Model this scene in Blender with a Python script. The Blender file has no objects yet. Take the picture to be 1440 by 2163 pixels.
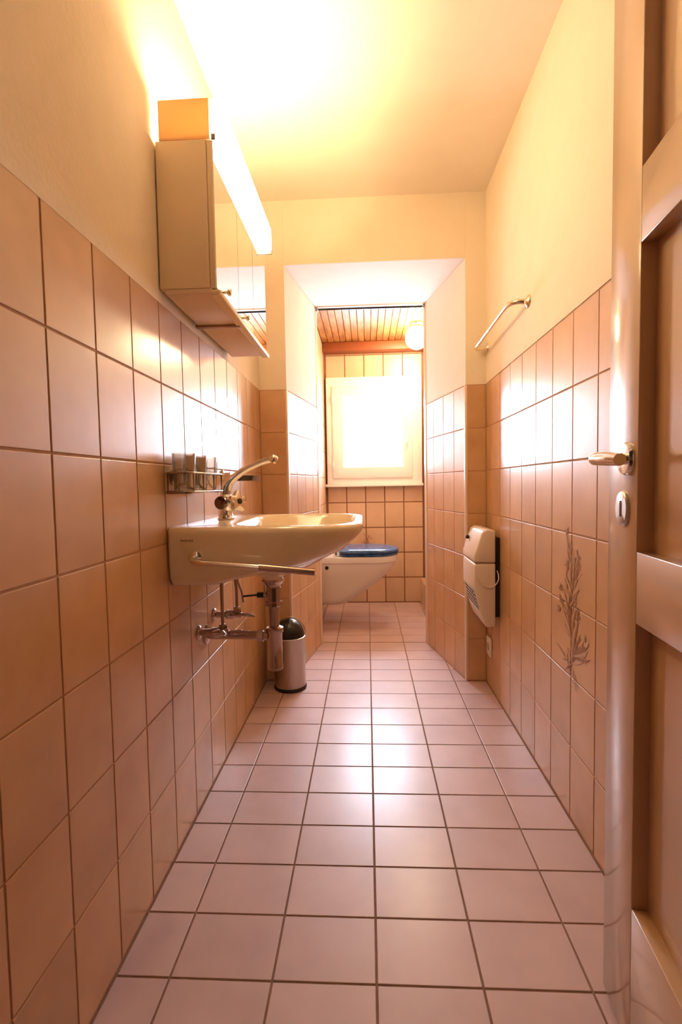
import bpy, math, random
from mathutils import Vector, Matrix
random.seed(7)
PI = math.pi
SC = bpy.context.scene
COL = SC.collection

# ------------------------------------------------------------------ camera
cam_d = bpy.data.cameras.new('camera')
cam = bpy.data.objects.new('camera', cam_d); COL.objects.link(cam)
F, PITCH, YAW, ROLL, CH = 1064.19, 0.05451, 0.05240, -0.01705, 0.9524
fw = Vector((-math.sin(YAW)*math.cos(PITCH), math.cos(YAW)*math.cos(PITCH), -math.sin(PITCH)))
r0 = Vector((math.cos(YAW), math.sin(YAW), 0)); u0 = r0.cross(fw)
rt = r0*math.cos(ROLL) + u0*math.sin(ROLL); up = rt.cross(fw)
cam.matrix_world = Matrix(((rt.x, up.x, -fw.x, 0), (rt.y, up.y, -fw.y, 0), (rt.z, up.z, -fw.z, CH), (0, 0, 0, 1)))
cam_d.sensor_fit = 'VERTICAL'; cam_d.sensor_height = 24.0; cam_d.lens = F*24.0/2163
cam_d.clip_start = 0.02
SC.camera = cam

# ------------------------------------------------------------------ world, lamps, exposure
SKY = 52.0
LAMP = 27.0
TUBE = 172.0
GLOBE = 125.0
LAMP_COL = (1.0, 0.74, 0.41)
w = bpy.data.worlds.new('world'); SC.world = w; w.use_nodes = True
bg = w.node_tree.nodes['Background']
bg.inputs[0].default_value = (0.74, 0.82, 1.0, 1); bg.inputs[1].default_value = SKY
pl = bpy.data.lights.new('window_portal', 'AREA'); pl.shape = 'RECTANGLE'; pl.size = 0.50; pl.size_y = 0.60
pl.cycles.is_portal = True
po = bpy.data.objects.new('window_portal', pl); COL.objects.link(po)
po.location = (0.05, 4.075, 1.366); po.rotation_euler = (-PI/2, 0, 0)
SC.view_settings.view_transform = 'Standard'; SC.view_settings.look = 'None'
SC.view_settings.gamma = 1; SC.view_settings.use_curve_mapping = False
SC.view_settings.exposure = 0.0

# ------------------------------------------------------------------ materials
def srgb(r, g, b):
    f = lambda c: (c/255/12.92) if c/255 <= .04045 else ((c/255+.055)/1.055)**2.4
    return (f(r), f(g), f(b), 1)
def mat(name, col, rough=.5, metal=0, **kw):
    m = bpy.data.materials.new(name); m.use_nodes = True
    b = m.node_tree.nodes['Principled BSDF']
    b.inputs['Base Color'].default_value = tuple(col[:3])+(1,)
    b.inputs['Roughness'].default_value = rough; b.inputs['Metallic'].default_value = metal
    for k, v in kw.items(): b.inputs[k.replace('_', ' ')].default_value = v
    return m
def noise_mat(name, c1, c2, scale, rough, bump=0, detail=3, per_object=0.0, stretch=(1, 1, 1), spec=.5, rough_var=0, dist=.002, coat=None):
    m = mat(name, c1, rough); nt = m.node_tree; b = nt.nodes['Principled BSDF']; N = nt.nodes.new; L = nt.links.new
    b.inputs['Specular IOR Level'].default_value = spec
    if coat:
        b.inputs['Coat Weight'].default_value = coat[0]; b.inputs['Coat Roughness'].default_value = coat[1]; b.inputs['Coat IOR'].default_value = 1.5
    tc = N('ShaderNodeTexCoord'); mp = N('ShaderNodeMapping'); mp.inputs['Scale'].default_value = stretch
    L(tc.outputs['Object'], mp.inputs[0])
    oi = N('ShaderNodeObjectInfo'); mu = N('ShaderNodeMath'); mu.operation = 'MULTIPLY'; mu.inputs[1].default_value = 37
    L(oi.outputs['Random'], mu.inputs[0])
    n = N('ShaderNodeTexNoise'); n.noise_dimensions = '4D'; n.inputs['Scale'].default_value = scale; n.inputs['Detail'].default_value = detail
    L(mp.outputs[0], n.inputs['Vector']); L(mu.outputs[0], n.inputs['W'])
    cr = N('ShaderNodeValToRGB'); cr.color_ramp.elements[0].position = .3; cr.color_ramp.elements[1].position = .7
    cr.color_ramp.elements[0].color = tuple(c1[:3])+(1,); cr.color_ramp.elements[1].color = tuple(c2[:3])+(1,)
    L(n.outputs['Fac'], cr.inputs[0]); out = cr.outputs[0]
    if per_object:
        hs = N('ShaderNodeHueSaturation'); mr = N('ShaderNodeMapRange')
        mr.inputs['To Min'].default_value = 1-per_object; mr.inputs['To Max'].default_value = 1+per_object
        L(oi.outputs['Random'], mr.inputs[0]); L(mr.outputs[0], hs.inputs['Value']); L(out, hs.inputs['Color']); out = hs.outputs[0]
    L(out, b.inputs['Base Color'])
    if bump:
        bp = N('ShaderNodeBump'); bp.inputs['Strength'].default_value = bump; bp.inputs['Distance'].default_value = dist
        n2 = N('ShaderNodeTexNoise'); n2.inputs['Scale'].default_value = scale*6; n2.inputs['Detail'].default_value = 4
        L(mp.outputs[0], n2.inputs['Vector']); L(n2.outputs['Fac'], bp.inputs['Height']); L(bp.outputs[0], b.inputs['Normal'])
    return m
def emit(name, col, s):
    m = bpy.data.materials.new(name); m.use_nodes = True; nt = m.node_tree; nt.nodes.clear()
    e = nt.nodes.new('ShaderNodeEmission'); o = nt.nodes.new('ShaderNodeOutputMaterial')
    e.inputs[0].default_value = tuple(col[:3])+(1,); e.inputs[1].default_value = s
    nt.links.new(e.outputs[0], o.inputs[0]); return m

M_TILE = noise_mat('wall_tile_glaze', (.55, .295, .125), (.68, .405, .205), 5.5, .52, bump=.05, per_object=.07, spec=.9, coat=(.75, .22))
M_FTILE = noise_mat('floor_tile_glaze', (.50, .335, .33), (.59, .415, .41), 7, .55, bump=.06, per_object=.05, spec=.9, coat=(.6, .27))
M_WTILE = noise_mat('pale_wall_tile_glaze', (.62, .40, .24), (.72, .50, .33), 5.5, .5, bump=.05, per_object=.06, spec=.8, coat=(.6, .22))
M_GROUT = noise_mat('grout', (.46, .25, .13), (.52, .30, .16), 60, .9)
M_WGROUT = noise_mat('dark_grout', (.22, .09, .045), (.28, .12, .06), 60, .9)
M_FGROUT = noise_mat('floor_grout', (.22, .12, .08), (.28, .16, .11), 60, .9)
M_PLASTER = noise_mat('wall_plaster', (.86, .735, .575), (.89, .765, .605), 14, .85, bump=.25, dist=.003)
M_CEIL = noise_mat('ceiling_plaster', (.87, .76, .63), (.90, .79, .66), 10, .9, bump=.15)
M_JAMB = noise_mat('passage_plaster', (.86, .78, .70), (.88, .81, .73), 14, .7, bump=.1)
M_TRIM = mat('pale_corner_trim', (.80, .63, .50), .3)
M_DOOR = noise_mat('door_lacquer', (.56, .33, .17), (.61, .37, .20), 5, .42, stretch=(1, 1, .15), bump=.02, coat=(1.0, .13))
M_HALL = noise_mat('hall_plaster', (.62, .46, .33), (.66, .50, .36), 10, .9)
M_BASIN = mat('basin_ceramic', (.93, .77, .56), .12)
M_WHITE = mat('white_ceramic', (.86, .80, .76), .08)
M_PIPE = mat('chrome_dark_reflection', (.50, .40, .37), .2, 1)  # chrome with the dark room's brown reflection put into its base colour
M_BRONZE = mat('dark_chrome_wire', (.30, .22, .17), .2, 1)
M_SATIN = mat('satin_nickel', (.75, .72, .70), .42, 1)
M_CHROME = mat('chrome', (.82, .80, .78), .12, 1)
M_STEEL = mat('brushed_steel', (.50, .45, .43), .32, 1)
M_BRASS = mat('pale_gold_chrome', (.85, .76, .60), .2, 1)
M_CAB = mat('cabinet_lacquer', (.90, .71, .47), .4)
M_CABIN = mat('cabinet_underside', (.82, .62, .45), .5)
M_MIRROR = mat('mirror_glass', (.92, .92, .92), .015, 1)
M_BLACK = mat('black_plastic', (.012, .014, .016), .22)
M_DARK = mat('dark_gap', (.02, .012, .01), .7)
M_HEAT = mat('heater_plastic', (.82, .68, .56), .4)
M_WPVC = mat('white_window_paint', (.92, .88, .85), .35)
M_NAVY = noise_mat('navy_marbled_plastic', (.015, .05, .17), (.05, .15, .36), 30, .2)
M_BEAM = noise_mat('red_brown_beam', (.20, .045, .012), (.30, .08, .022), 8, .5, stretch=(.15, 1, 1))
M_PINE = noise_mat('pine_board', (.20, .065, .014), (.50, .235, .07), 34, .45, stretch=(1, .18, 1), per_object=.15)
M_PRINT = mat('sprig_print', (.34, .17, .10), .35)
M_PRINT2 = mat('sprig_print_light', (.66, .45, .32), .25)
M_TUBE = emit('fluorescent_diffuser', LAMP_COL, LAMP)
M_TUBE2 = emit('fluorescent_tube_glow', LAMP_COL, TUBE)
M_GLOBE = emit('globe_glow', (1.0, .80, .48), GLOBE)
def glass(name, tint=(1, 1, 1), refl=.08, rough=.02):
    m = bpy.data.materials.new(name); m.use_nodes = True; nt = m.node_tree; nt.nodes.clear(); N = nt.nodes.new; L = nt.links.new
    t = N('ShaderNodeBsdfTransparent'); t.inputs[0].default_value = tuple(tint)+(1,)
    g = N('ShaderNodeBsdfGlossy'); g.inputs['Roughness'].default_value = rough
    lw = N('ShaderNodeLayerWeight'); lw.inputs[0].default_value = .25
    mr = N('ShaderNodeMapRange'); mr.inputs['To Min'].default_value = refl; mr.inputs['To Max'].default_value = .7
    mx = N('ShaderNodeMixShader'); o = N('ShaderNodeOutputMaterial')
    L(lw.outputs['Fresnel'], mr.inputs[0]); L(mr.outputs[0], mx.inputs[0]); L(t.outputs[0], mx.inputs[1]); L(g.outputs[0], mx.inputs[2]); L(mx.outputs[0], o.inputs[0])
    return m
M_PANE = glass('window_glass', refl=.03)
M_TUMBLER = glass('tumbler_glass', (.90, .87, .82), refl=.22, rough=.1)
def translucent_panel():
    m = mat('glowing_end_panel', (.70, .48, .25), .4); nt = m.node_tree; N = nt.nodes.new
    t = N('ShaderNodeBsdfTranslucent'); t.inputs[0].default_value = (.85, .60, .30, 1)
    mx = N('ShaderNodeMixShader'); mx.inputs[0].default_value = .22
    nt.links.new(nt.nodes['Principled BSDF'].outputs[0], mx.inputs[1]); nt.links.new(t.outputs[0], mx.inputs[2])
    nt.links.new(mx.outputs[0], nt.nodes['Material Output'].inputs[0]); return m
M_ENDP = translucent_panel()

# ------------------------------------------------------------------ mesh helpers
class MB:
    def __init__(s): s.v = []; s.f = []; s.m = []; s.cur = 0
    def add(s, vs, fs):
        o = len(s.v); s.v += [tuple(v) for v in vs]
        for f in fs: s.f.append([i+o for i in f]); s.m.append(s.cur)
        return s
    def box(s, x0, x1, y0, y1, z0, z1):
        vs = [(x, y, z) for z in (z0, z1) for y in (y0, y1) for x in (x0, x1)]
        return s.add(vs, [(0, 2, 3, 1), (4, 5, 7, 6), (0, 1, 5, 4), (2, 6, 7, 3), (0, 4, 6, 2), (1, 3, 7, 5)])
    def prism(s, pts, a, b, axis=2):
        """polygon pts extruded from a to b along axis; pts are the two other coordinates in order"""
        def P(p, t):
            if axis == 2: return (p[0], p[1], t)
            if axis == 1: return (p[0], t, p[1])
            return (t, p[0], p[1])
        n = len(pts); vs = [P(p, a) for p in pts]+[P(p, b) for p in pts]
        fs = [tuple(range(n))[::-1], tuple(range(n, 2*n))]+[(i, (i+1) % n, n+(i+1) % n, n+i) for i in range(n)]
        return s.add(vs, fs)
    def rings(s, rings, cap0=True, cap1=True, closed=False):
        n = len(rings[0]); vs = [p for r in rings for p in r]; fs = []
        R = len(rings)
        for k in range(R if closed else R-1):
            a = k*n; b = ((k+1) % R)*n
            for i in range(n): fs.append((a+i, a+(i+1) % n, b+(i+1) % n, b+i))
        if not closed:
            if cap0: fs.append(tuple(range(n))[::-1])
            if cap1: fs.append(tuple((R-1)*n+i for i in range(n)))
        return s.add(vs, fs)
    def lathe(s, prof, c=(0, 0, 0), n=24, axis=(0, 0, 1), cap0=True, cap1=True):
        """prof: (radius, height along axis)"""
        q = Vector((0, 0, 1)).rotation_difference(Vector(axis).normalized()); c = Vector(c); rs = []
        for r, h in prof:
            rs.append([c+q@Vector((r*math.cos(2*PI*i/n), r*math.sin(2*PI*i/n), h)) for i in range(n)])
        return s.rings(rs, cap0, cap1)
    def tube(s, pts, rad, n=10, smooth=0, caps=True, sy=1.0):
        pts = [Vector(p) for p in pts]
        rads = list(rad) if hasattr(rad, '__len__') else [rad]*len(pts)
        for _ in range(smooth):
            q = [pts[0]]; rr = [rads[0]]
            for i in range(len(pts)-1):
                q += [pts[i].lerp(pts[i+1], .25), pts[i].lerp(pts[i+1], .75)]
                rr += [rads[i]*.75+rads[i+1]*.25, rads[i]*.25+rads[i+1]*.75]
            q.append(pts[-1]); rr.append(rads[-1]); pts, rads = q, rr
        t0 = (pts[1]-pts[0]).normalized(); ref = Vector((0, 0, 1)) if abs(t0.z) < .9 else Vector((1, 0, 0))
        nrm = (ref - t0*ref.dot(t0)).normalized(); rs = []
        for i, p in enumerate(pts):
            t = (pts[min(i+1, len(pts)-1)]-pts[max(i-1, 0)]).normalized()
            nrm = (nrm - t*nrm.dot(t)).normalized(); b = t.cross(nrm)
            rs.append([p + (nrm*math.cos(2*PI*k/n)*sy + b*math.sin(2*PI*k/n))*rads[i] for k in range(n)])
        return s.rings(rs, caps, caps)
    def build(s, name, mats, parent=None, smooth=False, bevel=0, seg=2):
        me = bpy.data.meshes.new(name); me.from_pydata(s.v, [], s.f)
        for m in (mats if isinstance(mats, (list, tuple)) else [mats]): me.materials.append(m)
        for p, k in zip(me.polygons, s.m): p.material_index = k
        o = bpy.data.objects.new(name, me); COL.objects.link(o)
        import bmesh
        bm = bmesh.new(); bm.from_mesh(me); bmesh.ops.remove_doubles(bm, verts=bm.verts, dist=1e-6)
        bmesh.ops.recalc_face_normals(bm, faces=bm.faces)
        if bevel: bmesh.ops.bevel(bm, geom=[e for e in bm.edges if len(e.link_faces) == 2 and e.calc_face_angle(0) > .6], offset=bevel, segments=seg, profile=.5, affect='EDGES', clamp_overlap=True)
        bm.to_mesh(me); bm.free()
        if smooth or bevel:
            me.polygons.foreach_set('use_smooth', [True]*len(me.polygons))
            me.set_sharp_from_angle(angle=math.radians(50))
        if parent: o.parent = parent
        return o
def setp(o, label=None, cat=None, group=None, kind=None):
    for k, v in (('label', label), ('category', cat), ('group', group), ('kind', kind)):
        if v: o[k] = v
    return o
def empty(name, loc, label, cat, group=None):
    o = bpy.data.objects.new(name, None); COL.objects.link(o); o.location = loc; o.empty_display_size = .02
    o.rotation_euler = (0, 0, 0)
    bpy.context.view_layer.update()
    return setp(o, label, cat, group)
def put(o, root):
    """parent a mesh built in world coordinates without moving it"""
    o.parent = root; o.matrix_parent_inverse = Matrix.Translation(-Vector(root.location)); return o
def rrect(x0, x1, y0, y1, rb, rf, z, k=8):
    """rounded rectangle: radius rb at the x0 (wall) corners, rf at the x1 corners"""
    P = []
    for cx, cy, r, a0 in ((x1-rf, y1-rf, rf, 0), (x0+rb, y1-rb, rb, PI/2), (x0+rb, y0+rb, rb, PI), (x1-rf, y0+rf, rf, 1.5*PI)):
        for i in range(k+1):
            a = a0+PI/2*i/k; P.append((cx+r*math.cos(a), cy+r*math.sin(a), z))
    return P

# ------------------------------------------------------------------ tiles
_tc = {}
def tile_mesh(wd, ht, m, name):
    key = (round(wd, 3), round(ht, 3), m.name, name)
    if key in _tc: return _tc[key]
    t, b = .0016, .0007
    hw, hh = wd/2, ht/2
    lv = [(hw, hh, -.0005), (hw, hh, t-b), (hw-b*.5, hh-b*.5, t-b*.35), (hw-b*1.5, hh-b*1.5, t)]
    vs = []; fs = []
    for a, c, z in lv: vs += [(-a, -c, z), (a, -c, z), (a, c, z), (-a, c, z)]
    for k in range(3):
        for i in range(4): fs.append((k*4+i, k*4+(i+1) % 4, k*4+4+(i+1) % 4, k*4+4+i))
    fs.append((12, 13, 14, 15))
    me = bpy.data.meshes.new(name); me.from_pydata(vs, [], fs); me.materials.append(m)
    _tc[key] = me; return me
def cuts(a, b, j0, step):
    n0 = math.floor((a-j0)/step); L = [a]
    k = n0
    while j0+k*step < b-.012:
        if j0+k*step > a+.012: L.append(j0+k*step)
        k += 1
    return L+[b]
def tiling(parent, O, U, V, us, vs, m, joint=.0045, skip=None, name='tile', wob=.0016):
    """O: plane origin (on the grout face), U/V unit axes, us/vs: joint positions"""
    O = Vector(O); U = Vector(U).normalized(); V = Vector(V).normalized(); Nn = U.cross(V)
    for i in range(len(us)-1):
        for j in range(len(vs)-1):
            if skip and skip((us[i]+us[i+1])/2, (vs[j]+vs[j+1])/2): continue
            wd = us[i+1]-us[i]-joint; ht = vs[j+1]-vs[j]-joint
            if wd < .006 or ht < .006: continue
            o = bpy.data.objects.new(name, tile_mesh(wd, ht, m, name)); COL.objects.link(o)
            c = O+U*((us[i]+us[i+1])/2)+V*((vs[j]+vs[j+1])/2)
            R = Matrix((U, V, Nn)).transposed().to_4x4()
            W = Matrix.Rotation(random.uniform(-wob, wob), 4, 'X')@Matrix.Rotation(random.uniform(-wob, wob), 4, 'Y')
            o.matrix_world = Matrix.Translation(c)@R@W
            o.parent = parent; 

# ------------------------------------------------------------------ shell dimensions
XL, XR = -.5055, .5593
YF, YB, YP, YW = .20, 2.40, 3.00, 4.02       # entry wall, back wall face, passage end, far wall
ZC, ZT = 2.275, 1.411
WXL, WXR = -.328, .455                        # toilet room side walls
T = .0016
def struct(name, mb, mats, **k):
    return setp(mb.build(name, mats, **k), kind='structure')

# floor
fl = struct('floor', MB().box(-1.4, 1.4, -2.2, 4.2, -.12, -T), M_FGROUT)
ys = cuts(-.30, YB, .9104, .1487)
def tile_floor(x0, x1, ya, yb, skip=None):
    tiling(fl, (0, 0, -T), (1, 0, 0), (0, 1, 0), cuts(x0, x1, .0051, .2011), cuts(ya, yb, .9104, .1487), M_FTILE, name='tile', skip=skip)
tile_floor(XL+.001, XR-.001, .205, .9104+.1487*10)
# rows inside the tapering passage: cut each row to the passage width
def pl_x(y): return -.375+(y-YB)/(YP-YB)*(-.281+.375)
def pr_x(y): return .465+(y-YB)/(YP-YB)*(.340-.465)
y0 = .9104+.1487*10
while y0 < YP-.01:
    y1 = min(y0+.1487, YP)
    ym = max(y0, YB)
    tiling(fl, (0, 0, -T), (1, 0, 0), (0, 1, 0), cuts(pl_x(ym)-.004, pr_x(ym)+.004, .0051, .2011), [y0, y1], M_FTILE)
    y0 = y1
tiling(fl, (0, 0, -T), (1, 0, 0), (0, 1, 0), cuts(WXL+.001, WXR-.001, .0051, .2011), cuts(YP, YW-.001, .9104, .1487), M_FTILE)

# side walls: grout backing below, plaster above
def side_wall(name, x_face, x_out, y0, y1):
    mb = MB(); a, b = sorted((x_face, x_out)); s = 1 if x_out > x_face else -1
    mb.box(a, b, y0, y1, -.12, ZT-.002); mb.cur = 1
    a, b = sorted((x_face-s*.002, x_out)); mb.box(a, b, y0, y1, ZT-.002, ZC+.1)
    return struct(name, mb, [M_GROUT, M_PLASTER])
wl = side_wall('wall_left', XL-T, XL-.15, YF-.15, YB+.2)
zs = [max(ZT-.2*k, 0.002) for k in range(7, -1, -1)]
zs = [.002]+[ZT-.2*k for k in range(6, 0, -1)]+[ZT+.008]
tiling(wl, (XL-T, 0, 0), (0, 1, 0), (0, 0, 1), cuts(YF+.001, YB-.001, .7891, .15), zs, M_TILE)
wr = side_wall('wall_right', XR+T, XR+.15, YF-.15, YB+.2)
# right wall normal is -x: U must run towards the camera
tiling(wr, (XR+T, 0, 0), (0, -1, 0), (0, 0, 1), [-v for v in reversed(cuts(YF+.001, YB-.001, 1.2586, .15))], [z-.004 if z > .01 else z for z in zs[:-1]]+[ZT-.004], M_TILE)

# ceiling
struct('ceiling', MB().box(XL-.15, XR+.15, YF-.15, YB+.02, ZC, ZC+.12), M_CEIL)

# back wall masses either side of the tapering passage
def slab(name, poly, z0, zsplit, z1, m_low, m_up):
    mb = MB(); mb.prism(poly, z0, zsplit); mb.cur = 1; mb.prism(poly, zsplit, z1); return struct(name, mb, [m_low, m_up])
wbl = slab('wall_back_left', [(XL-.01, YB+T), (-.375-T*.3, YB+T), (-.281-T, YP), (XL-.01, YP)], -.12, ZT-.004, ZC+.1, M_GROUT, M_PLASTER)
wbr = slab('wall_back_right', [(.465+T*.3, YB+T), (XR+.01, YB+T), (XR+.01, YP), (.340+T, YP)], -.12, ZT-.004, ZC+.1, M_GROUT, M_PLASTER)
zb = [.002]+[ZT-.006-.2*k for k in range(6, -1, -1)]
tiling(wbl, (0, YB+T, 0), (1, 0, 0), (0, 0, 1), [XL+.001, -.379], zb, M_TILE)
tiling(wbr, (0, YB+T, 0), (1, 0, 0), (0, 0, 1), [.469, XR-.001], zb, M_TILE)
# front plaster skins so the passage sides keep their own paler plaster
UL = Vector((-.281+.375, YP-YB, 0)); LL = UL.length; UL.normalize()
UR = Vector((.340-.465, YP-YB, 0)); LR = UR.length; UR.normalize()
def skin(name, O, U, length, s):
    """thin plaster coat on a passage side"""
    n = Vector((U.y, -U.x, 0))*s
    O = Vector(O); a = O; b = O+U*length
    mb = MB(); q = [(a.x, a.y), (b.x, b.y), (b.x-n.x*.003, b.y-n.y*.003), (a.x-n.x*.003, a.y-n.y*.003)]
    mb.prism(q, ZT-.004, 1.99)
    return struct(name, mb, M_JAMB)
skin('wall_passage_left', (-.375, YB+T, 0), UL, LL-.01, 1)
skin('wall_passage_right', (.465, YB+T, 0), UR, LR-.01, -1)
tiling(wbl, (-.375-T, YB, 0), UL, (0, 0, 1), [.022, .15, .30, .45, LL-.045], zb, M_TILE)
tiling(wbr, (.465+T, YB, 0), -UR, (0, 0, 1), [-(LR-.045), -.45, -.30, -.15, -.022], zb, M_TILE)
# white corner trims at both ends of each passage side
def corner_post(name, a, U, t0, t1, s, z1, face=None):
    n = Vector((U.y, -U.x, 0))*s; a = Vector(a)
    p0 = a+U*t0; p1 = a+U*t1
    q = [p0+n*.0015, p1+n*.0015, p1-n*.012, p0-n*.012]
    return struct(name, MB().prism([(p.x, p.y) for p in q], 0.0, z1), M_TRIM, bevel=.001)
corner_post('trim_1', (-.375, YB, 0), UL, .0, .020, 1, ZT-.006)
corner_post('trim_2', (.465, YB, 0), UR, .0, .020, -1, ZT-.006)
corner_post('trim_3', (-.375, YB, 0), UL, LL-.043, LL, 1, 1.99)
corner_post('trim_4', (.465, YB, 0), UR, LR-.043, LR, -1, 1.99)
# lintel over the passage
lt = MB(); lt.prism([(-.375, YB+.002), (.465, YB+.002), (.34, YP), (-.281, YP)], 1.985, ZC+.1)
struct('wall_back_top', lt, M_PLASTER)
lt = MB(); lt.prism([(-.374, YB+.0025), (.464, YB+.0025), (.34, YP-.001), (-.281, YP-.001)], 1.982, 1.9855)
struct('ceiling_passage', lt, M_JAMB)

# toilet room
mb = MB(); mb.box(WXL-.2, WXL-T, YP, YW+.2, -.12, 2.3)
wwl = struct('wall_toilet_left', mb, M_WGROUT)
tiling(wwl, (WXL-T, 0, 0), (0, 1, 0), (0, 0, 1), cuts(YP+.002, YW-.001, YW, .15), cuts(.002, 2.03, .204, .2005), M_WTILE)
mb = MB(); mb.box(WXR+T, WXR+.2, YP, YW+.2, -.12, 2.3)
wwr = struct('wall_toilet_right', mb, M_WGROUT)
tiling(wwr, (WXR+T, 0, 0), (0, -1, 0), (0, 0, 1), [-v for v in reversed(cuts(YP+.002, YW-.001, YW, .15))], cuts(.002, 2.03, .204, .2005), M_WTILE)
HX0, HX1, HZ0, HZ1 = -.262, .362, 1.000, 1.722
mb = MB(); y0, y1 = YW+T, YW+.16
mb.box(WXL-.2, HX0, y0, y1, -.12, 2.3); mb.box(HX1, WXR+.2, y0, y1, -.12, 2.3)
mb.box(HX0, HX1, y0, y1, -.12, HZ0); mb.box(HX0, HX1, y0, y1, HZ1, 2.3)
wb = struct('wall_back', mb, M_WGROUT)
def skipw(u, v): return -.30 < u < .43 and .955 < v < 1.79
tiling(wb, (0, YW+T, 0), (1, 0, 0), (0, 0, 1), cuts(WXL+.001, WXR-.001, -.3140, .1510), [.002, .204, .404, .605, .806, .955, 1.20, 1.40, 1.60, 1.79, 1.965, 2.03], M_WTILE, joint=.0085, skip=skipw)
# tiled pipe boxing low along the right side
bx = struct('trim_5', MB().box(.418, WXR+T, YP+.01, YW+T, 0, .196), M_WGROUT)
tiling(bx, (.418, 0, 0), (0, -1, 0), (0, 0, 1), [-v for v in reversed(cuts(YP+.012, YW-.001, YW, .15))], [.002, .196], M_WTILE)
tiling(bx, (0, 0, .196), (1, 0, 0), (0, 1, 0), [.416, WXR], cuts(YP+.012, YW-.001, YW, .15), M_WTILE)

# boarded ceiling of the toilet room
cw = struct('ceiling_toilet', MB().box(WXL-.2, WXR+.2, YP, YW+.2, 2.052, 2.2), M_DARK)
nb = 17; bw = (WXR-WXL)/nb
for i in range(nb):
    x0 = WXL+i*bw
    mb = MB(); g = .003
    mb.prism([(x0+.0005, 2.052), (x0+.0005, 2.046), (x0+g, 2.040), (x0+bw-g, 2.040), (x0+bw-.0005, 2.046), (x0+bw-.0005, 2.052)], YP+.002, YW, axis=1)
    mb.build('board', M_PINE, cw)
struct('trim_6', MB().box(WXL+.002, WXR-.002, YW-.115, YW-.002, 1.972, 2.039), M_BEAM, bevel=.004)

# entry wall round the doorway the camera stands in, and the dim hall behind
mb = MB()
mb.box(XL-.15, -.36, .02, YF, -.12, ZC+.1); mb.box(.395, XR+.15, .02, YF, -.12, ZC+.1); mb.box(-.36, .395, .02, YF, 2.02, ZC+.1)
struct('wall_front', mb, M_PLASTER)
mb = MB()
mb.box(-1.4, -1.3, -2.2, .02, 0, 2.4); mb.box(1.3, 1.4, -2.2, .02, 0, 2.4); mb.box(-1.3, 1.3, -2.2, -2.1, 0, 2.4)
mb.box(-1.3, XL-.15, -.0, .06, 0, 2.4); mb.box(XR+.15, 1.3, -.0, .06, 0, 2.4)
struct('wall_hall', mb, M_HALL)
struct('ceiling_hall', MB().box(-1.4, 1.4, -2.2, .05, 2.38, 2.5), M_HALL)

# ------------------------------------------------------------------ window
win = empty('window_1', (0.05, YW, .95), None, None); win['kind'] = 'structure'
def ring_frame(name, x0, x1, z0, z1, ix0, ix1, iz0, iz1, y0, y1, m, root, bevel=.003):
    mb = MB()
    out = [(x0, z0), (x1, z0), (x1, z1), (x0, z1)]; inn = [(ix0, iz0), (ix1, iz0), (ix1, iz1), (ix0, iz1)]
    rs = [[(x, y0, z) for x, z in out], [(x, y0, z) for x, z in inn], [(x, y1, z) for x, z in inn], [(x, y1, z) for x, z in out]]
    mb.rings(rs, closed=True); return put(mb.build(name, m, bevel=bevel), root)
ring_frame('window_frame', -.312, .434, .955, 1.790, -.262, .358, 1.004, 1.718, YW-.028, YW+.06, M_WPVC, win)
ring_frame('sash', -.266, .362, .998, 1.722, -.180, .283, 1.088, 1.645, YW-.040, YW+.035, M_WPVC, win, .006)
put(MB().box(-.186, .289, YW-.004, YW+.004, 1.082, 1.651).build('pane', M_PANE), win)
mb = MB(); mb.box(WXL+.002, .440, YW-.055, YW-.001, .932, .954)
put(mb.build('window_sill', M_WPVC, bevel=.004), win)
for z in (1.10, 1.62):
    put(MB().lathe([(.006, -.03), (.007, -.028), (.007, .028), (.006, .03)], (-.262, YW-.040, z), 12).build('hinge', M_WPVC, smooth=True), win)
mb = MB(); mb.lathe([(.014, 0), (.014, .008)], (.318, YW-.040, 1.36), 14, (0, -1, 0)); mb.tube([(.318, YW-.050, 1.36), (.318, YW-.068, 1.355), (.318, YW-.070, 1.27)], [.007, .008, .006], 8, 1)
put(mb.build('window_handle', M_WPVC, smooth=True), win)

# curtain rod at the far end of the passage
rod = empty('curtain_rod', (0.03, 2.985, 1.960), 'thin dark rod spanning the top of the passage opening', 'curtain rod')
put(MB().tube([(-.279, 2.985, 1.972), (.341, 2.985, 1.970)], .006, 10).build('rod', M_BLACK, smooth=True), rod)
for x, s in ((-.2795, 1), (.3415, -1)):
    put(MB().lathe([(.012, 0), (.011, .006), (.007, .010)], (x, 2.985, 1.971), 14, (s, 0, 0)).build('end_socket', M_STEEL, smooth=True), rod)

# ------------------------------------------------------------------ globe lamp
gl = empty('globe_ceiling_lamp', (.352, 3.50, 2.040), 'glowing round white globe lamp under the pine board ceiling', 'lamp')
gx, gy, gz, gr = .352, 3.50, 1.938, .078
put(MB().lathe([(.045, 0), (.045, -.010), (.038, -.018), (.034, -.020), (.034, -.034)], (gx, gy, 2.0395), 24, cap0=True, cap1=False).build('lamp_holder', M_BRASS, smooth=True), gl)
prof = [(gr*math.sin(PI*i/16)+1e-4, -gr*math.cos(PI*i/16)) for i in range(0, 15)]
put(MB().lathe(prof, (gx, gy, gz), 28).build('globe', M_GLOBE, smooth=True), gl)

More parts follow.
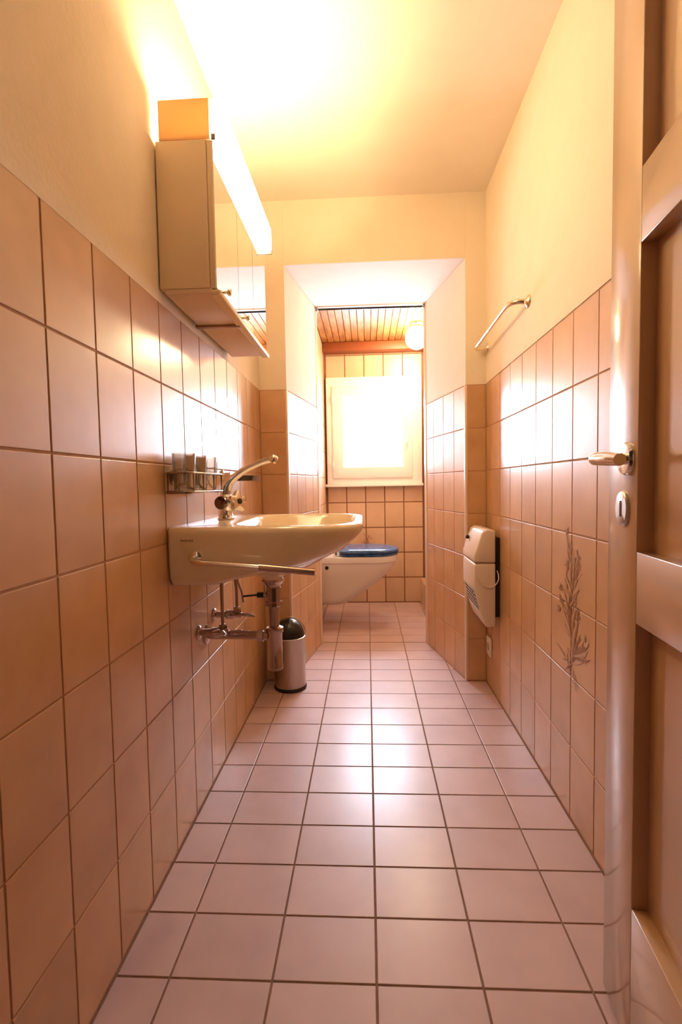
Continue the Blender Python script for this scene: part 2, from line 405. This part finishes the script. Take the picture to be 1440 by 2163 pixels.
# ------------------------------------------------------------------ mirror cabinet
CY0, CY1, CZ0, CZ1, CZ2 = 1.243, 1.862, 1.425, 1.790, 1.884
cb = empty('mirror_cabinet', (XL, 1.55, CZ0), 'cream mirror cabinet with glowing light strip above the washbasin', 'cabinet')
CX0 = XL+.004
mb = MB(); mb.box(CX0, -.377, CY0, CY1, CZ0+.014, CZ1)
put(mb.build('body', M_CAB, bevel=.002), cb)
for a, b in ((CY0+.002, 1.492), (1.500, CY1-.004)):
    put(MB().box(CX0+.012, -.372, a, b, CZ0+.002, CZ0+.0135).build('bottom_panel', M_CABIN, bevel=.0015), cb)
put(MB().box(CX0+.004, -.366, 1.486, 1.504, CZ0-.004, CZ0+.004).build('batten', mat('brown_batten', (.33, .17, .08), .5), bevel=.001), cb)
put(MB().box(-.377, -.352, CY0+.002, CY1+.006, CZ0-.003, CZ0+.010).build('front_ledge', M_CAB, bevel=.003), cb)
dj = [CY0+.001, 1.462, 1.655, CY1-.001]
for i in range(3):
    d = put(MB().box(-.376, -.363, dj[i]+.0012, dj[i+1]-.0012, CZ0+.013, CZ1-.002).build('door', M_CAB, bevel=.001), cb)
    mm = MB().box(-.3632, -.3600, dj[i]+.0016, dj[i+1]-.0016, CZ0+.014, CZ1-.003).build('mirror', M_MIRROR); mm.parent = d
    ky = (1.315, 1.515, 0)[i]
    if i == 2: continue
    k = MB().lathe([(.004, 0), (.004, .007), (.009, .010), (.010, .014), (.007, .018), (.001, .019)], (-.3605, ky, CZ0+.028), 14, (1, 0, 0)).build('knob', M_BRASS, smooth=True); k.parent = d
# light box on top: end panels, back, tube inside, front diffuser
for y0_, y1_ in ((CY0, CY0+.004), (CY1-.004, CY1)):
    put(MB().box(CX0+.010, -.367, y0_, y1_, CZ1+.0005, CZ2).build('light_end_panel', M_ENDP), cb)
put(MB().box(CX0+.010, -.366, CY0+.006, CY1-.006, CZ1, CZ1+.006).build('light_tray', M_WPVC), cb)
put(MB().tube([(-.430, CY0+.05, CZ1+.040), (-.430, CY1-.05, CZ1+.040)], .013, 14).build('fluorescent_tube', M_TUBE2, smooth=True), cb)
mb = MB(); y0_, y1_ = CY0+.004, CY1-.010
mb.prism([(-.364, CZ1+.003), (-.340, CZ1+.003), (-.332, CZ1+.012), (-.332, CZ2-.012), (-.340, CZ2), (-.364, CZ2)], y0_, y1_, axis=1)
put(mb.build('diffuser', M_TUBE), cb)
M_CAP = mat('grey_end_cap', (.25, .23, .2), .35)
for y0_, y1_, x1_ in ((CY0, CY0+.0035, -.353), (CY1-.0095, CY1-.004, -.331)):
    put(MB().box(-.3635, x1_, y0_, y1_, CZ1-.003, CZ1+(.012 if y0_ < 1.5 else .03)).build('diffuser_clip', M_CAP, bevel=.002), cb)

# ------------------------------------------------------------------ washbasin
BC = 1.52; BH = .285
bs = empty('washbasin', (XL, BC, .68), 'cream ceramic washbasin fixed to the left tiled wall', 'washbasin')
B0 = XL+.001; zr = .850
def ring(z, tip, dh, rb, rf): return rrect(B0, tip, BC-BH+dh, BC+BH-dh, rb, rf, z)
outer = [(.700, -.395, .035, .012, .02), (.703, -.375, .018, .014, .03), (.712, -.340, .008, .014, .05), (.724, -.270, .004, .012, .08),
         (.738, -.185, .003, .012, .10), (.755, -.120, .001, .012, .12), (.778, -.068, 0, .012, .13), (.805, -.036, 0, .012, .13),
         (.822, -.020, 0, .012, .13), (.834, -.013, 0, .012, .13), (.842, -.012, .002, .012, .13), (.8475, -.015, .006, .014, .128), (.850, -.022, .012, .016, .122)]
rs = [ring(*o) for o in outer]
def cav(z, x0, x1, hw, r): return rrect(x0, x1, BC-hw, BC+hw, r, r, z)
rs += [cav(.851, -.372, -.036, .252, .125), cav(.848, -.366, -.042, .246, .12), cav(.835, -.358, -.052, .236, .115), cav(.800, -.345, -.075, .215, .105),
       cav(.755, -.325, -.125, .165, .085), cav(.728, -.310, -.20, .085, .05), cav(.722, -.305, -.265, .022, .019)]
mb = MB(); mb.rings(rs, True, True)
# bowl swelling under the slab
bb = []
for z, r, cx in ((.750, .150, -.262), (.728, .130, -.268), (.708, .100, -.276), (.690, .062, -.286), (.678, .034, -.292), (.668, .030, -.292)):
    bb.append([(cx+r*1.0*math.cos(2*PI*i/28), BC+r*1.15*math.sin(2*PI*i/28), z) for i in range(28)])
mb.rings(bb, True, True)
put(mb.build('bowl', M_BASIN, smooth=True), bs)
put(MB().lathe([(.021, 0), (.021, .003), (.014, .004)], (-.285, BC, .7225), 20).build('drain_ring', M_CHROME, smooth=True), bs)
put(MB().lathe([(.021, -.003), (.021, .004), (.012, .0045), (.012, -.002)], (-.431, BC-BH+.0005, .776), 18, (0, -1, 0), cap1=False).build('side_socket', M_BASIN, smooth=True), bs)
mb = MB()
for i, hgt in enumerate((.005, .004, .005, .004, .005, .004)):
    mb.box(-.468+i*.0055, -.4645+i*.0055, BC-BH-.0012, BC-BH-.0002, .816, .816+hgt)
put(setp(mb.build('maker_mark', mat('faded_brown_print', (.34, .20, .12), .5)), 'faded maker mark print'), bs)

# towel bar fixed to the side of the basin
tb = empty('towel_bar', (-.431, BC-BH, .776), 'chrome towel bar reaching out below the near side of the washbasin', 'towel bar')
put(MB().lathe([(.017, 0), (.017, .006), (.011, .009)], (-.431, BC-BH-.004, .776), 18, (0, -1, 0)).build('mount', M_CHROME, smooth=True), tb)
put(MB().tube([(-.431, BC-BH-.010, .776), (-.431, BC-BH-.036, .773), (-.405, BC-BH-.045, .768), (-.36, BC-BH-.045, .7655), (-.255, BC-BH-.045, .756), (-.130, BC-BH-.045, .744)], [.008, .008, .008, .0075, .0072, .007], 12, 2).build('bar', M_CHROME, smooth=True), tb)
put(MB().tube([(-.262, BC-BH-.045, .7570), (-.128, BC-BH-.045, .7438)], .0082, 12).build('sleeve', mat('dark_chrome', (.42, .28, .22), .25, 1), smooth=True), tb)

# ------------------------------------------------------------------ tap
tp = empty('basin_tap', (-.437, 1.538, .851), 'chrome swan neck mixer tap on the back of the washbasin', 'tap')
tx, ty = -.437, 1.538
put(MB().lathe([(.026, 0), (.026, .004), (.021, .008), (.020, .030), (.022, .040), (.023, .055), (.021, .068), (.016, .078), (.012, .082)], (tx, ty, .851), 24).build('body', M_CHROME, smooth=True), tp)
put(MB().tube([(tx, ty, .925), (tx+.004, ty, .950), (tx+.022, ty, .975), (tx+.060, ty, 1.002), (tx+.105, ty, 1.022), (tx+.142, ty, 1.032), (tx+.152, ty, 1.031)], [.017, .015, .0125, .0110, .0100, .0095, .0095], 14, 2).build('spout', M_CHROME, smooth=True), tp)
put(MB().lathe([(.0125, 0), (.013, .004), (.013, .014), (.009, .022), (.002, .024)], (tx+.147, ty, 1.024), 16, (.5, 0, .86)).build('spout_tip', M_BRASS, smooth=True), tp)
put(MB().lathe([(.016, 0), (.016, .010), (.010, .012), (.010, .030)], (tx+.010, ty-.012, .906), 16, (.9, -.45, 0)).build('valve', M_CHROME, smooth=True), tp)
mb = MB(); q = Vector((0, 0, 1)).rotation_difference(Vector((.85, -.5, .12)).normalized()); hub = Vector((tx+.042, ty-.030, .906))
rr_ = []
for h, k in ((-.006, .6), (-.004, .9), (.004, 1.0), (.010, .95), (.013, .6)):
    rr_.append([hub+q@Vector((math.cos(a)*(.029+.0065*math.cos(5*a))*k, math.sin(a)*(.029+.0065*math.cos(5*a))*k, h)) for a in [2*PI*i/40 for i in range(40)]])
mb.rings(rr_); hd = put(mb.build('handle', M_CHROME, smooth=True), tp)
cp = MB().lathe([(.009, .012), (.009, .015), (.003, .017)], hub, 16, q@Vector((0, 0, 1))).build('handle_cap', M_BLACK, smooth=True); cp.parent = hd
cp.matrix_parent_inverse = Matrix.Identity(4)
mb = MB()
for s in (1,):
    mb.lathe([(.019, 0), (.020, .006), (.020, .016), (.014, .020)], (tx-.004, ty-.018, .903), 18, (-.25, -1, 0))
put(setp(mb.build('side_knob', mat('dark_brown_chrome', (.20, .12, .10), .18, 1), smooth=True), 'dark side knob'), tp)

# ------------------------------------------------------------------ glass holder and tumblers
gh = empty('glass_holder', (XL, 1.38, .94), 'chrome wire basket with tumblers on the wall beside the washbasin', 'glass holder')
gxm = -.463; gy0, gy1 = 1.212, 1.490
for y in (1.290, 1.470):
    put(MB().lathe([(.019, 0), (.019, .004), (.011, .008), (.011, .014)], (XL+.0005, y, .978), 18, (1, 0, 0)).build('wall_rosette', M_BRONZE, smooth=True), gh)
for z, r, nm in ((.988, .0030, 'top_rail'), (.940, .0042, 'bottom_rail')):
    ring_ = rrect(gxm-.032, gxm+.034, gy0, gy1, .02, .02, z, 4)
    put(MB().tube(ring_+ring_[:1], r, 8).build(nm, M_BRONZE, smooth=True), gh)
for y in (gy0+.02, 1.307, 1.397, gy1-.02):
    put(MB().tube([(gxm-.032, y, .988), (gxm-.032, y, .941), (gxm+.034, y, .941), (gxm+.034, y, .988)], .0026, 6).build('cross_wire', M_BRONZE, smooth=True), gh)
tum = None
labs = ['clear glass tumbler in the wire basket, nearest the doorway', 'clear glass tumbler in the middle of the wire basket', 'clear glass tumbler in the wire basket, nearest the tap']
for i, y in enumerate((1.262, 1.352, 1.442)):
    if tum is None:
        mb = MB(); mb.lathe([(.0245, 0), (.0265, .002), (.0305, .094), (.0294, .094), (.0255, .005), (.001, .005)], (0, 0, 0), 24, cap0=True, cap1=True)
        tum = mb.build('tumbler', M_TUMBLER, smooth=True); o = tum
    else: o = tum.copy(); COL.objects.link(o)
    o.location = (gxm, y, .9440); setp(o, labs[i], 'glass', 'tumblers in the wire basket')

# soap dish
sd = empty('soap_holder', (XL, 1.80, .97), 'small chrome soap dish on the left wall behind the tap', 'soap dish')
put(MB().lathe([(.020, 0), (.020, .005), (.011, .009), (.011, .030)], (XL+.0005, 1.745, .990), 18, (1, 0, 0)).build('wall_rosette', M_CHROME, smooth=True), sd)
put(MB().tube([(XL+.028, 1.745, .990), (XL+.055, 1.755, .988), (XL+.062, 1.80, .985)], .005, 8, 1).build('arm', M_CHROME, smooth=True), sd)
mb = MB(); o_ = rrect(-.490, -.410, 1.765, 1.925, .03, .03, .972, 6); i_ = rrect(-.496, -.404, 1.757, 1.933, .034, .034, .990, 6)
mb.rings([o_, i_, rrect(-.493, -.407, 1.760, 1.930, .033, .033, .990, 6), rrect(-.487, -.413, 1.768, 1.922, .028, .028, .976, 6)], True, True)
put(mb.build('dish', mat('smoked_black', (.03, .02, .02), .2), smooth=True), sd)

# ------------------------------------------------------------------ basin plumbing
tr = empty('basin_drain', (-.294, BC, .375), 'chrome bottle trap and waste pipe under the washbasin', 'drain pipe')
dx = -.292
put(MB().lathe([(.034, .668), (.036, .662), (.030, .655), (.022, .648), (.022, .640)], (dx, BC, 0), 24).build('waste_flange', M_PIPE, smooth=True), tr)
put(MB().lathe([(.024, .641), (.024, .600), (.026, .598), (.026, .586), (.022, .583)], (dx, BC, 0), 12).build('collar', M_PIPE, smooth=False), tr)
put(MB().lathe([(.0185, .585), (.0165, .575), (.0165, .50)], (dx, BC, 0), 20).build('tailpiece', M_PIPE, smooth=True), tr)
put(MB().lathe([(.017, .522), (.026, .518), (.027, .505), (.023, .500), (.0225, .402), (.024, .398), (.0225, .388), (.010, .383)], (dx+.002, BC-.004, 0), 24).build('bottle', M_PIPE, smooth=True), tr)
put(MB().tube([(XL+.001, BC+.005, .492), (-.40, BC+.005, .492), (dx-.018, BC, .490)], .0145, 16).build('waste_pipe', M_PIPE, smooth=True), tr)
put(MB().lathe([(.020, 0), (.020, .018)], (dx-.052, BC, .490), 8, (1, 0, 0)).build('pipe_nut', M_PIPE), tr)
put(MB().lathe([(.032, 0), (.031, .004), (.018, .010)], (XL+.0005, BC+.005, .492), 22, (1, 0, 0)).build('wall_flange', M_PIPE, smooth=True), tr)
put(MB().tube([(dx-.022, BC, .617), (dx-.030, BC, .617)], .009, 10).build('lever_nut', M_PIPE, smooth=True), tr)
put(MB().tube([(dx-.028, BC, .617), (dx-.050, BC, .617), (dx-.052, BC, .617), (-.388, BC, .613)], [.009, .009, .003, .003], 8).build('lever_rod', M_BLACK, smooth=True), tr)
put(MB().tube([(-.386, BC, .595), (-.390, BC, .625), (-.402, BC, .660), (-.405, BC, 0.699)], .0035, 8).build('lift_rod', M_PIPE, smooth=True), tr)
valves = []
for i, (fy, fz, rx) in enumerate(((1.450, .521, -.432), (1.600, .536, -.428))):
    v = empty('angle_valve', (XL, fy, fz), ['chrome angle valve with riser pipe under the washbasin, nearest the doorway', 'chrome angle valve with riser pipe under the washbasin, farther from the doorway'][i], 'valve', 'angle valves under the washbasin')
    put(MB().lathe([(.022, 0), (.021, .004), (.013, .010)], (XL+.0005, fy, fz), 22, (1, 0, 0)).build('wall_flange', M_PIPE, smooth=True), v)
    put(MB().lathe([(.011, .008), (.011, .040), (.015, .042), (.015, .062), (.011, .066), (.011, .092)], (XL, fy, fz), 16, (1, 0, 0)).build('body', M_PIPE, smooth=True), v)
    hd = [(rx-.02, fy-.020, fz+.006), (rx+.002, fy-.026, fz+.012), (rx+.016, fy-.030, fz+.002)] if i == 0 else [(rx-.012, fy-.004, fz), (rx+.030, fy-.006, fz+.002), (rx+.060, fy-.008, fz-.004)]
    put(MB().tube(hd, [.009, .011, .006], 10, 1, sy=.6).build('handle', M_PIPE, smooth=True), v)
    put(MB().lathe([(.013, 0), (.013, .014), (.008, .020)], (rx, fy, fz+.006), 8).build('nut', M_PIPE), v)
    top = (rx, fy, 0.699) if i == 0 else (rx-.006, fy-.01, 0.699)
    put(MB().tube([(rx, fy, fz+.024), (rx, fy, .62), top], .0055, 10).build('riser_pipe', M_PIPE, smooth=True), v)

# ------------------------------------------------------------------ waste bin
bn = empty('waste_bin', (-.372, 2.318, 0), 'steel waste bin with a black domed swing lid on the floor', 'bin')
bx_, by_ = -.374, 2.318
put(MB().lathe([(.073, .001), (.077, .004), (.077, .012), (.074, .016)], (bx_, by_, 0), 36).build('base_ring', M_BLACK, smooth=True), bn)
put(MB().lathe([(.0725, .015), (.0725, .238), (.0745, .240), (.0745, .246), (.072, .248)], (bx_, by_, 0), 36).build('body', M_STEEL, smooth=True), bn)
dome = [(.071*math.cos(a), .246+.083*math.sin(a)) for a in [PI/2*i/10 for i in range(11)]]; dome[-1] = (.0005, dome[-1][1])
put(MB().lathe(dome, (bx_, by_, 0), 36).build('domed_lid', M_BLACK, smooth=True), bn)
mb = MB()
arc = [(bx_+.0725*math.cos(a)*math.sin(PI*1.0), 0, 0) for a in (0,)]
pts = [(bx_+.0735*math.cos(PI*i/16), by_, .246+.086*math.sin(PI*i/16)) for i in range(17)]
put(MB().tube([(p[0]*1.0, p[1]+.03, p[2]-.004) if 0 < i < 16 else (p[0], p[1]+.012, p[2]) for i, p in enumerate(pts)], .0022, 6).build('lid_hoop', M_STEEL, smooth=True), bn)

# ------------------------------------------------------------------ toilet
TC = 3.46
to = empty('toilet', (WXL, TC, .13), 'white wall-hung toilet with a navy seat and lid', 'toilet')
T0 = WXL+.001
def tring(z, tip, hw, rf, x0=T0, rb=.01): return rrect(x0, tip, TC-hw, TC+hw, rb, rf, z, 10)
lv = [(.142, -.165, .090, .06), (.150, -.130, .105, .08), (.175, -.085, .118, .10), (.215, -.030, .128, .11), (.262, .030, .138, .12),
      (.310, .095, .150, .13), (.355, .145, .163, .148), (.398, .178, .174, .16), (.418, .184, .1745, .16), (.430, .186, .1755, .162), (.436, .199, .184, .169), (.466, .200, .184, .169), (.474, .195, .180, .166)]
mb = MB(); rs = [tring(*l) for l in lv]
rs += [tring(.474, .150, .135, .125, -.175, .07), tring(.46, .140, .125, .115, -.165, .07), tring(.40, .10, .10, .09, -.14, .06), tring(.33, .02, .06, .05, -.10, .04)]
mb.rings(rs, True, True)
put(mb.build('pan', M_WHITE, smooth=True), to)
put(MB().lathe([(.012, 0), (.012, .002), (.008, .003)], (-.272, TC-.1760, .405), 14, (0, -1, 0)).build('fixing_cap', M_DARK, smooth=True), to)
def seat_ring(z, g): return rrect(-.192-g, .208+g, TC-.184-g, TC+.184+g, min(.07, .07+g*.7), min(.175, .175+g), z, 10)
mb = MB(); mb.rings([seat_ring(.4745, -.006), seat_ring(.478, 0), seat_ring(.490, 0), seat_ring(.493, -.004)])
put(mb.build('seat', M_NAVY, smooth=True), to)
mb = MB(); mb.rings([seat_ring(.494, -.004), seat_ring(.497, .002), seat_ring(.510, .002), seat_ring(.517, -.006), seat_ring(.523, -.03), seat_ring(.526, -.09)])
put(mb.build('lid', M_NAVY, smooth=True), to)
for y in (TC-.085, TC+.085):
    put(MB().lathe([(.012, 0), (.012, .028), (.008, .032)], (-.222, y, .474), 12).build('seat_hinge', M_CHROME, smooth=True), to)

# ------------------------------------------------------------------ fan heater
HY0, HY1 = 2.140, 2.392
he = empty('wall_heater', (XR, 2.26, .34), 'white electric fan heater mounted on the right wall', 'heater')
put(MB().box(.536, XR-.0005, HY0+.018, HY1-.02, .375, .715).build('wall_bracket', M_DARK), he)
up_ = [(.536, .748), (.500, .752), (.482, .742), (.448, .640), (.447, .615), (.536, .612)]
lo_ = [(.536, .606), (.451, .606), (.449, .596), (.449, .500), (.474, .398), (.492, .345), (.500, .336), (.536, .336)]
def extr(poly): return MB().prism(poly, HY0, HY1, axis=1)
put(extr(up_).build('upper_housing', M_HEAT, bevel=.005), he)
put(extr(lo_).build('lower_housing', M_HEAT, bevel=.004), he)
put(MB().box(.456, .534, HY0+.004, HY1-.004, .6055, .6125).build('seam_band', mat('heater_seam', (.35, .22, .14), .5)), he)
# grille on the sloping lower front
g0 = Vector((.449, 0, .500)); g1 = Vector((.474, 0, .398)); gd = g1-g0; gn = Vector((gd.z, 0, -gd.x)).normalized()
if gn.x > 0: gn = -gn
mb = MB(); a = g0+gd*.06+gn*.0006; b = g0+gd*.94+gn*.0006
mb.add([(a.x, HY0+.020, a.z), (a.x, HY1-.020, a.z), (b.x, HY1-.020, b.z), (b.x, HY0+.020, b.z)], [(0, 1, 2, 3)])
gr_ = put(mb.build('grille', mat('grille_dark', (.02, .03, .07), .6)), he)
for i in range(6):
    a = g0+gd*(.09+i*.163)+gn*.0015
    s_ = MB().box(a.x-.0012, a.x+.0012, HY0+.018, HY1-.018, a.z-.0009, a.z+.0009).build('slat', M_HEAT); s_.parent = gr_
for i in range(6):
    y = HY0+.026+i*.040; a = g0+gd*.06+gn*.0018; b = g0+gd*.94+gn*.0018
    s_ = MB().tube([(a.x, y, a.z), (b.x, y, b.z)], .0010, 4).build('grille_bar', M_HEAT); s_.parent = gr_
put(MB().lathe([(.008, 0), (.009, .004), (.008, .012), (.003, .014)], (.466, HY1-.045, .700), 12, (-.95, 0, .3)).build('dial', M_DARK, smooth=True), he)
cd = MB().tube([(.547, HY0+.02, .575), (.548, HY0-.004, .560), (.546, HY0-.009, .535), (.530, HY0-.006, .512), (.505, HY0-.004, .506), (.478, HY0-.004, .520), (.462, HY0-.003, .548)], .0022, 6, 2).build('cord', M_HEAT, smooth=True)
put(cd, he)

# wall socket below the heater
so = empty('wall_socket', (XR, 2.325, .195), 'small white wall socket under the heater', 'socket')
put(MB().box(XR-.011, XR-.0003, 2.285, 2.360, .152, .238).build('plate', M_HEAT, bevel=.004), so)
put(MB().lathe([(.020, 0), (.020, .0012), (.018, .0012)], (XR-.011, 2.322, .195), 20, (-1, 0, 0)).build('socket_face', mat('socket_grey', (.40, .32, .28), .5), smooth=True), so)

# ------------------------------------------------------------------ towel rail on the right wall
rl = empty('towel_rail', (XR, 2.08, 1.56), 'chrome towel rail on the yellow plaster of the right wall', 'towel rail')
for y, z in ((1.785, 1.565), (2.372, 1.562)):
    put(MB().lathe([(.022, 0), (.022, .004), (.017, .009), (.009, .013), (.009, .020)], (XR+.0015, y, z), 20, (-1, 0, 0)).build('wall_rosette', M_BRASS, smooth=True), rl)
put(MB().tube([(XR-.018, 1.785, 1.565), (XR-.040, 1.79, 1.568), (XR-.056, 1.83, 1.572), (.500, 1.88, 1.570), (.500, 2.10, 1.566), (.500, 2.330, 1.560), (.502, 2.366, 1.559), (.512, 2.372, 1.559), (XR-.018, 2.372, 1.561)], [.0095, .009, .0085, .008, .008, .008, .008, .008, .008], 12, 2).build('bar', M_BRASS, smooth=True), rl)

# ------------------------------------------------------------------ printed plant sprigs on the tiles
def sprig(parent, name, O, U, H, W, seed, m1, m2, dense=1.0):
    """flat print: thin leaf shapes lying on the tile faces; O bottom centre, U across, N off the wall"""
    rnd = random.Random(seed); O = Vector(O); U = Vector(U); V = Vector((0, 0, 1)); N = U.cross(V)
    mb = MB(); cnt = [0]
    def leaf(x, y, ang, ln, wd, off=.0):
        d = Vector((math.cos(ang), math.sin(ang))); p = Vector((-d.y, d.x)); base = Vector((x, y))
        prof = [(0, .08), (.25, .8), (.5, 1), (.75, .7), (1, .02)]
        L_ = []; R_ = []
        for t, wq in prof:
            c = base+d*ln*t+p*(math.sin(t*2.2)*ln*.12*off); L_.append(c+p*wd*wq/2); R_.append(c-p*wd*wq/2)
        cnt[0] += 1; h = .0006+.00001*(cnt[0] % 40)
        vs = [O+U*q.x+V*q.y+N*h for q in L_+R_]
        mb.add(vs, [(i, i+1, 6+i, 5+i) for i in range(4)])
    n = 15
    pts = [(math.sin(i*.7)*W*.05, H*i/n) for i in range(n+1)]
    for i in range(n):
        (xa, ya), (xb, yb) = pts[i], pts[i+1]
        leaf(xa, ya, math.atan2(yb-ya, xb-xa), math.hypot(xb-xa, yb-ya)*1.15, .0028)
    for i in range(1, n+1):
        x, y = pts[i]; t = y/H
        k = int(5*dense)
        for j in range(k):
            s = rnd.choice((-1, 1)); spread = (1.0-t*.75)
            ang = PI/2 - s*rnd.uniform(.15, 1.35)*(.35+.65*spread)
            ln = W*rnd.uniform(.15, .5)*(.35+.65*spread)
            mb.cur = 1 if rnd.random() < .22 else 0
            leaf(x, y, ang, ln, ln*rnd.uniform(.035, .09), rnd.choice((-1, 1)))
            if rnd.random() < .5*spread:
                ex, ey = x+math.cos(ang)*ln*.8, y+math.sin(ang)*ln*.8
                for _ in range(3): leaf(ex, ey, ang+rnd.uniform(-1.3, 1.3), ln*.28, ln*.09)
    for j in range(12):
        mb.cur = 0
        a = rnd.uniform(0, PI) + PI*.0; leaf(rnd.uniform(-.3, .3)*W*.4, H*rnd.uniform(.02, .12), a+PI*rnd.choice((0, 1)), W*rnd.uniform(.12, .3), .004)
    o = mb.build(name, [m1, m2]); put(o, parent) if parent.type == 'EMPTY' else setattr(o, 'parent', parent)
    setp(o, 'brown printed plant sprig')
    return o
sprig(wr, 'printed_sprig', (XR-.0002, 1.4086, .425), (0, -1, 0), .335, .27, 3, M_PRINT, M_PRINT2, 1.3)
sprig(wb, 'printed_sprig', (-.010, YW-.0003, .412), (1, 0, 0), .125, .15, 5, M_PRINT, M_PRINT2)

# ------------------------------------------------------------------ open panelled door on the right
ANG = math.radians(5.55)
P0 = Vector((.4275, .9175, 0))                 # free edge of the leaf on its visible face
dr = empty('door_1', (P0.x-math.sin(ANG)*.72, P0.y-math.cos(ANG)*.72, 0), None, None); dr['kind'] = 'structure'
du = Vector((-math.sin(ANG), -math.cos(ANG), 0)); dn = Vector((math.cos(ANG), -math.sin(ANG), 0))   # along the leaf, into the leaf
DW, DT, DH = .72, .040, 1.99
def DP(s, d, z): return P0+du*s+dn*d+Vector((0, 0, z))
def dbox(s0, s1, d0, d1, z0, z1):
    mb = MB(); vs = [DP(s, d, z) for z in (z0, z1) for d in (d0, d1) for s in (s0, s1)]
    return mb.add(vs, [(0, 2, 3, 1), (4, 5, 7, 6), (0, 1, 5, 4), (2, 6, 7, 3), (0, 4, 6, 2), (1, 3, 7, 5)])
ST = .118
put(dbox(0, ST, 0, DT, .012, DH).build('stile', M_DOOR, bevel=.0015), dr)
put(dbox(DW-ST, DW, 0, DT, .012, DH).build('stile', M_DOOR, bevel=.0015), dr)
for z0, z1 in ((.012, .260), (.727, .840), (1.308, 1.418), (1.880, DH)):
    put(dbox(ST, DW-ST, .0002, DT-.0002, z0, z1).build('rail', M_DOOR, bevel=.0012), dr)
for z0, z1 in ((.260, .727), (.840, 1.308), (1.418, 1.880)):
    s0, s1 = ST, DW-ST
    mb = MB(); rs = []
    for g, d in ((0, .0262), (.0, .0240), (.028, .0225), (.036, .0225)):
        rs.append([DP(s0+g, d, z0+g), DP(s1-g, d, z0+g), DP(s1-g, d, z1-g), DP(s0+g, d, z1-g)])
    mb.rings(rs); put(mb.build('panel', M_DOOR), dr)
put(MB().lathe([(.0265, 0), (.0265, .004), (.024, .008), (.013, .009)], DP(.082, 0, .986), 28, -dn).build('handle_rosette', M_CHROME, smooth=True), dr)
h = put(MB().tube([DP(.082, -.007, .986), DP(.082, -.034, .986), DP(.085, -.050, .986), DP(.100, -.056, .986), DP(.150, -.055, .984), DP(.188, -.052, .981)], [.0095, .009, .0095, .0105, .0105, .009], 14, 2).build('lever_handle', M_CHROME, smooth=True), dr)
c_ = DP(.068, 0, .905)
mb = MB(); rs = []
for k, d in ((1, 0), (1, .003), (.92, .0055), (.35, .0055)):
    rs.append([c_+du*(math.cos(a)*.0235*k)-dn*d+Vector((0, 0, math.sin(a)*.029*k)) for a in [2*PI*i/28 for i in range(28)]])
mb.rings(rs); es = put(mb.build('keyhole_plate', M_SATIN, smooth=True), dr)
mb = MB(); mb.rings([[c_+du*sx*.0032-dn*d+Vector((0, 0, sz*.013)) for sx, sz in ((-1, -1), (1, -1), (1, .6), (.6, 1), (-.6, 1), (-1, .6))] for d in (.0050, .0062)])
kh = mb.build('keyhole', M_BLACK); kh.parent = es
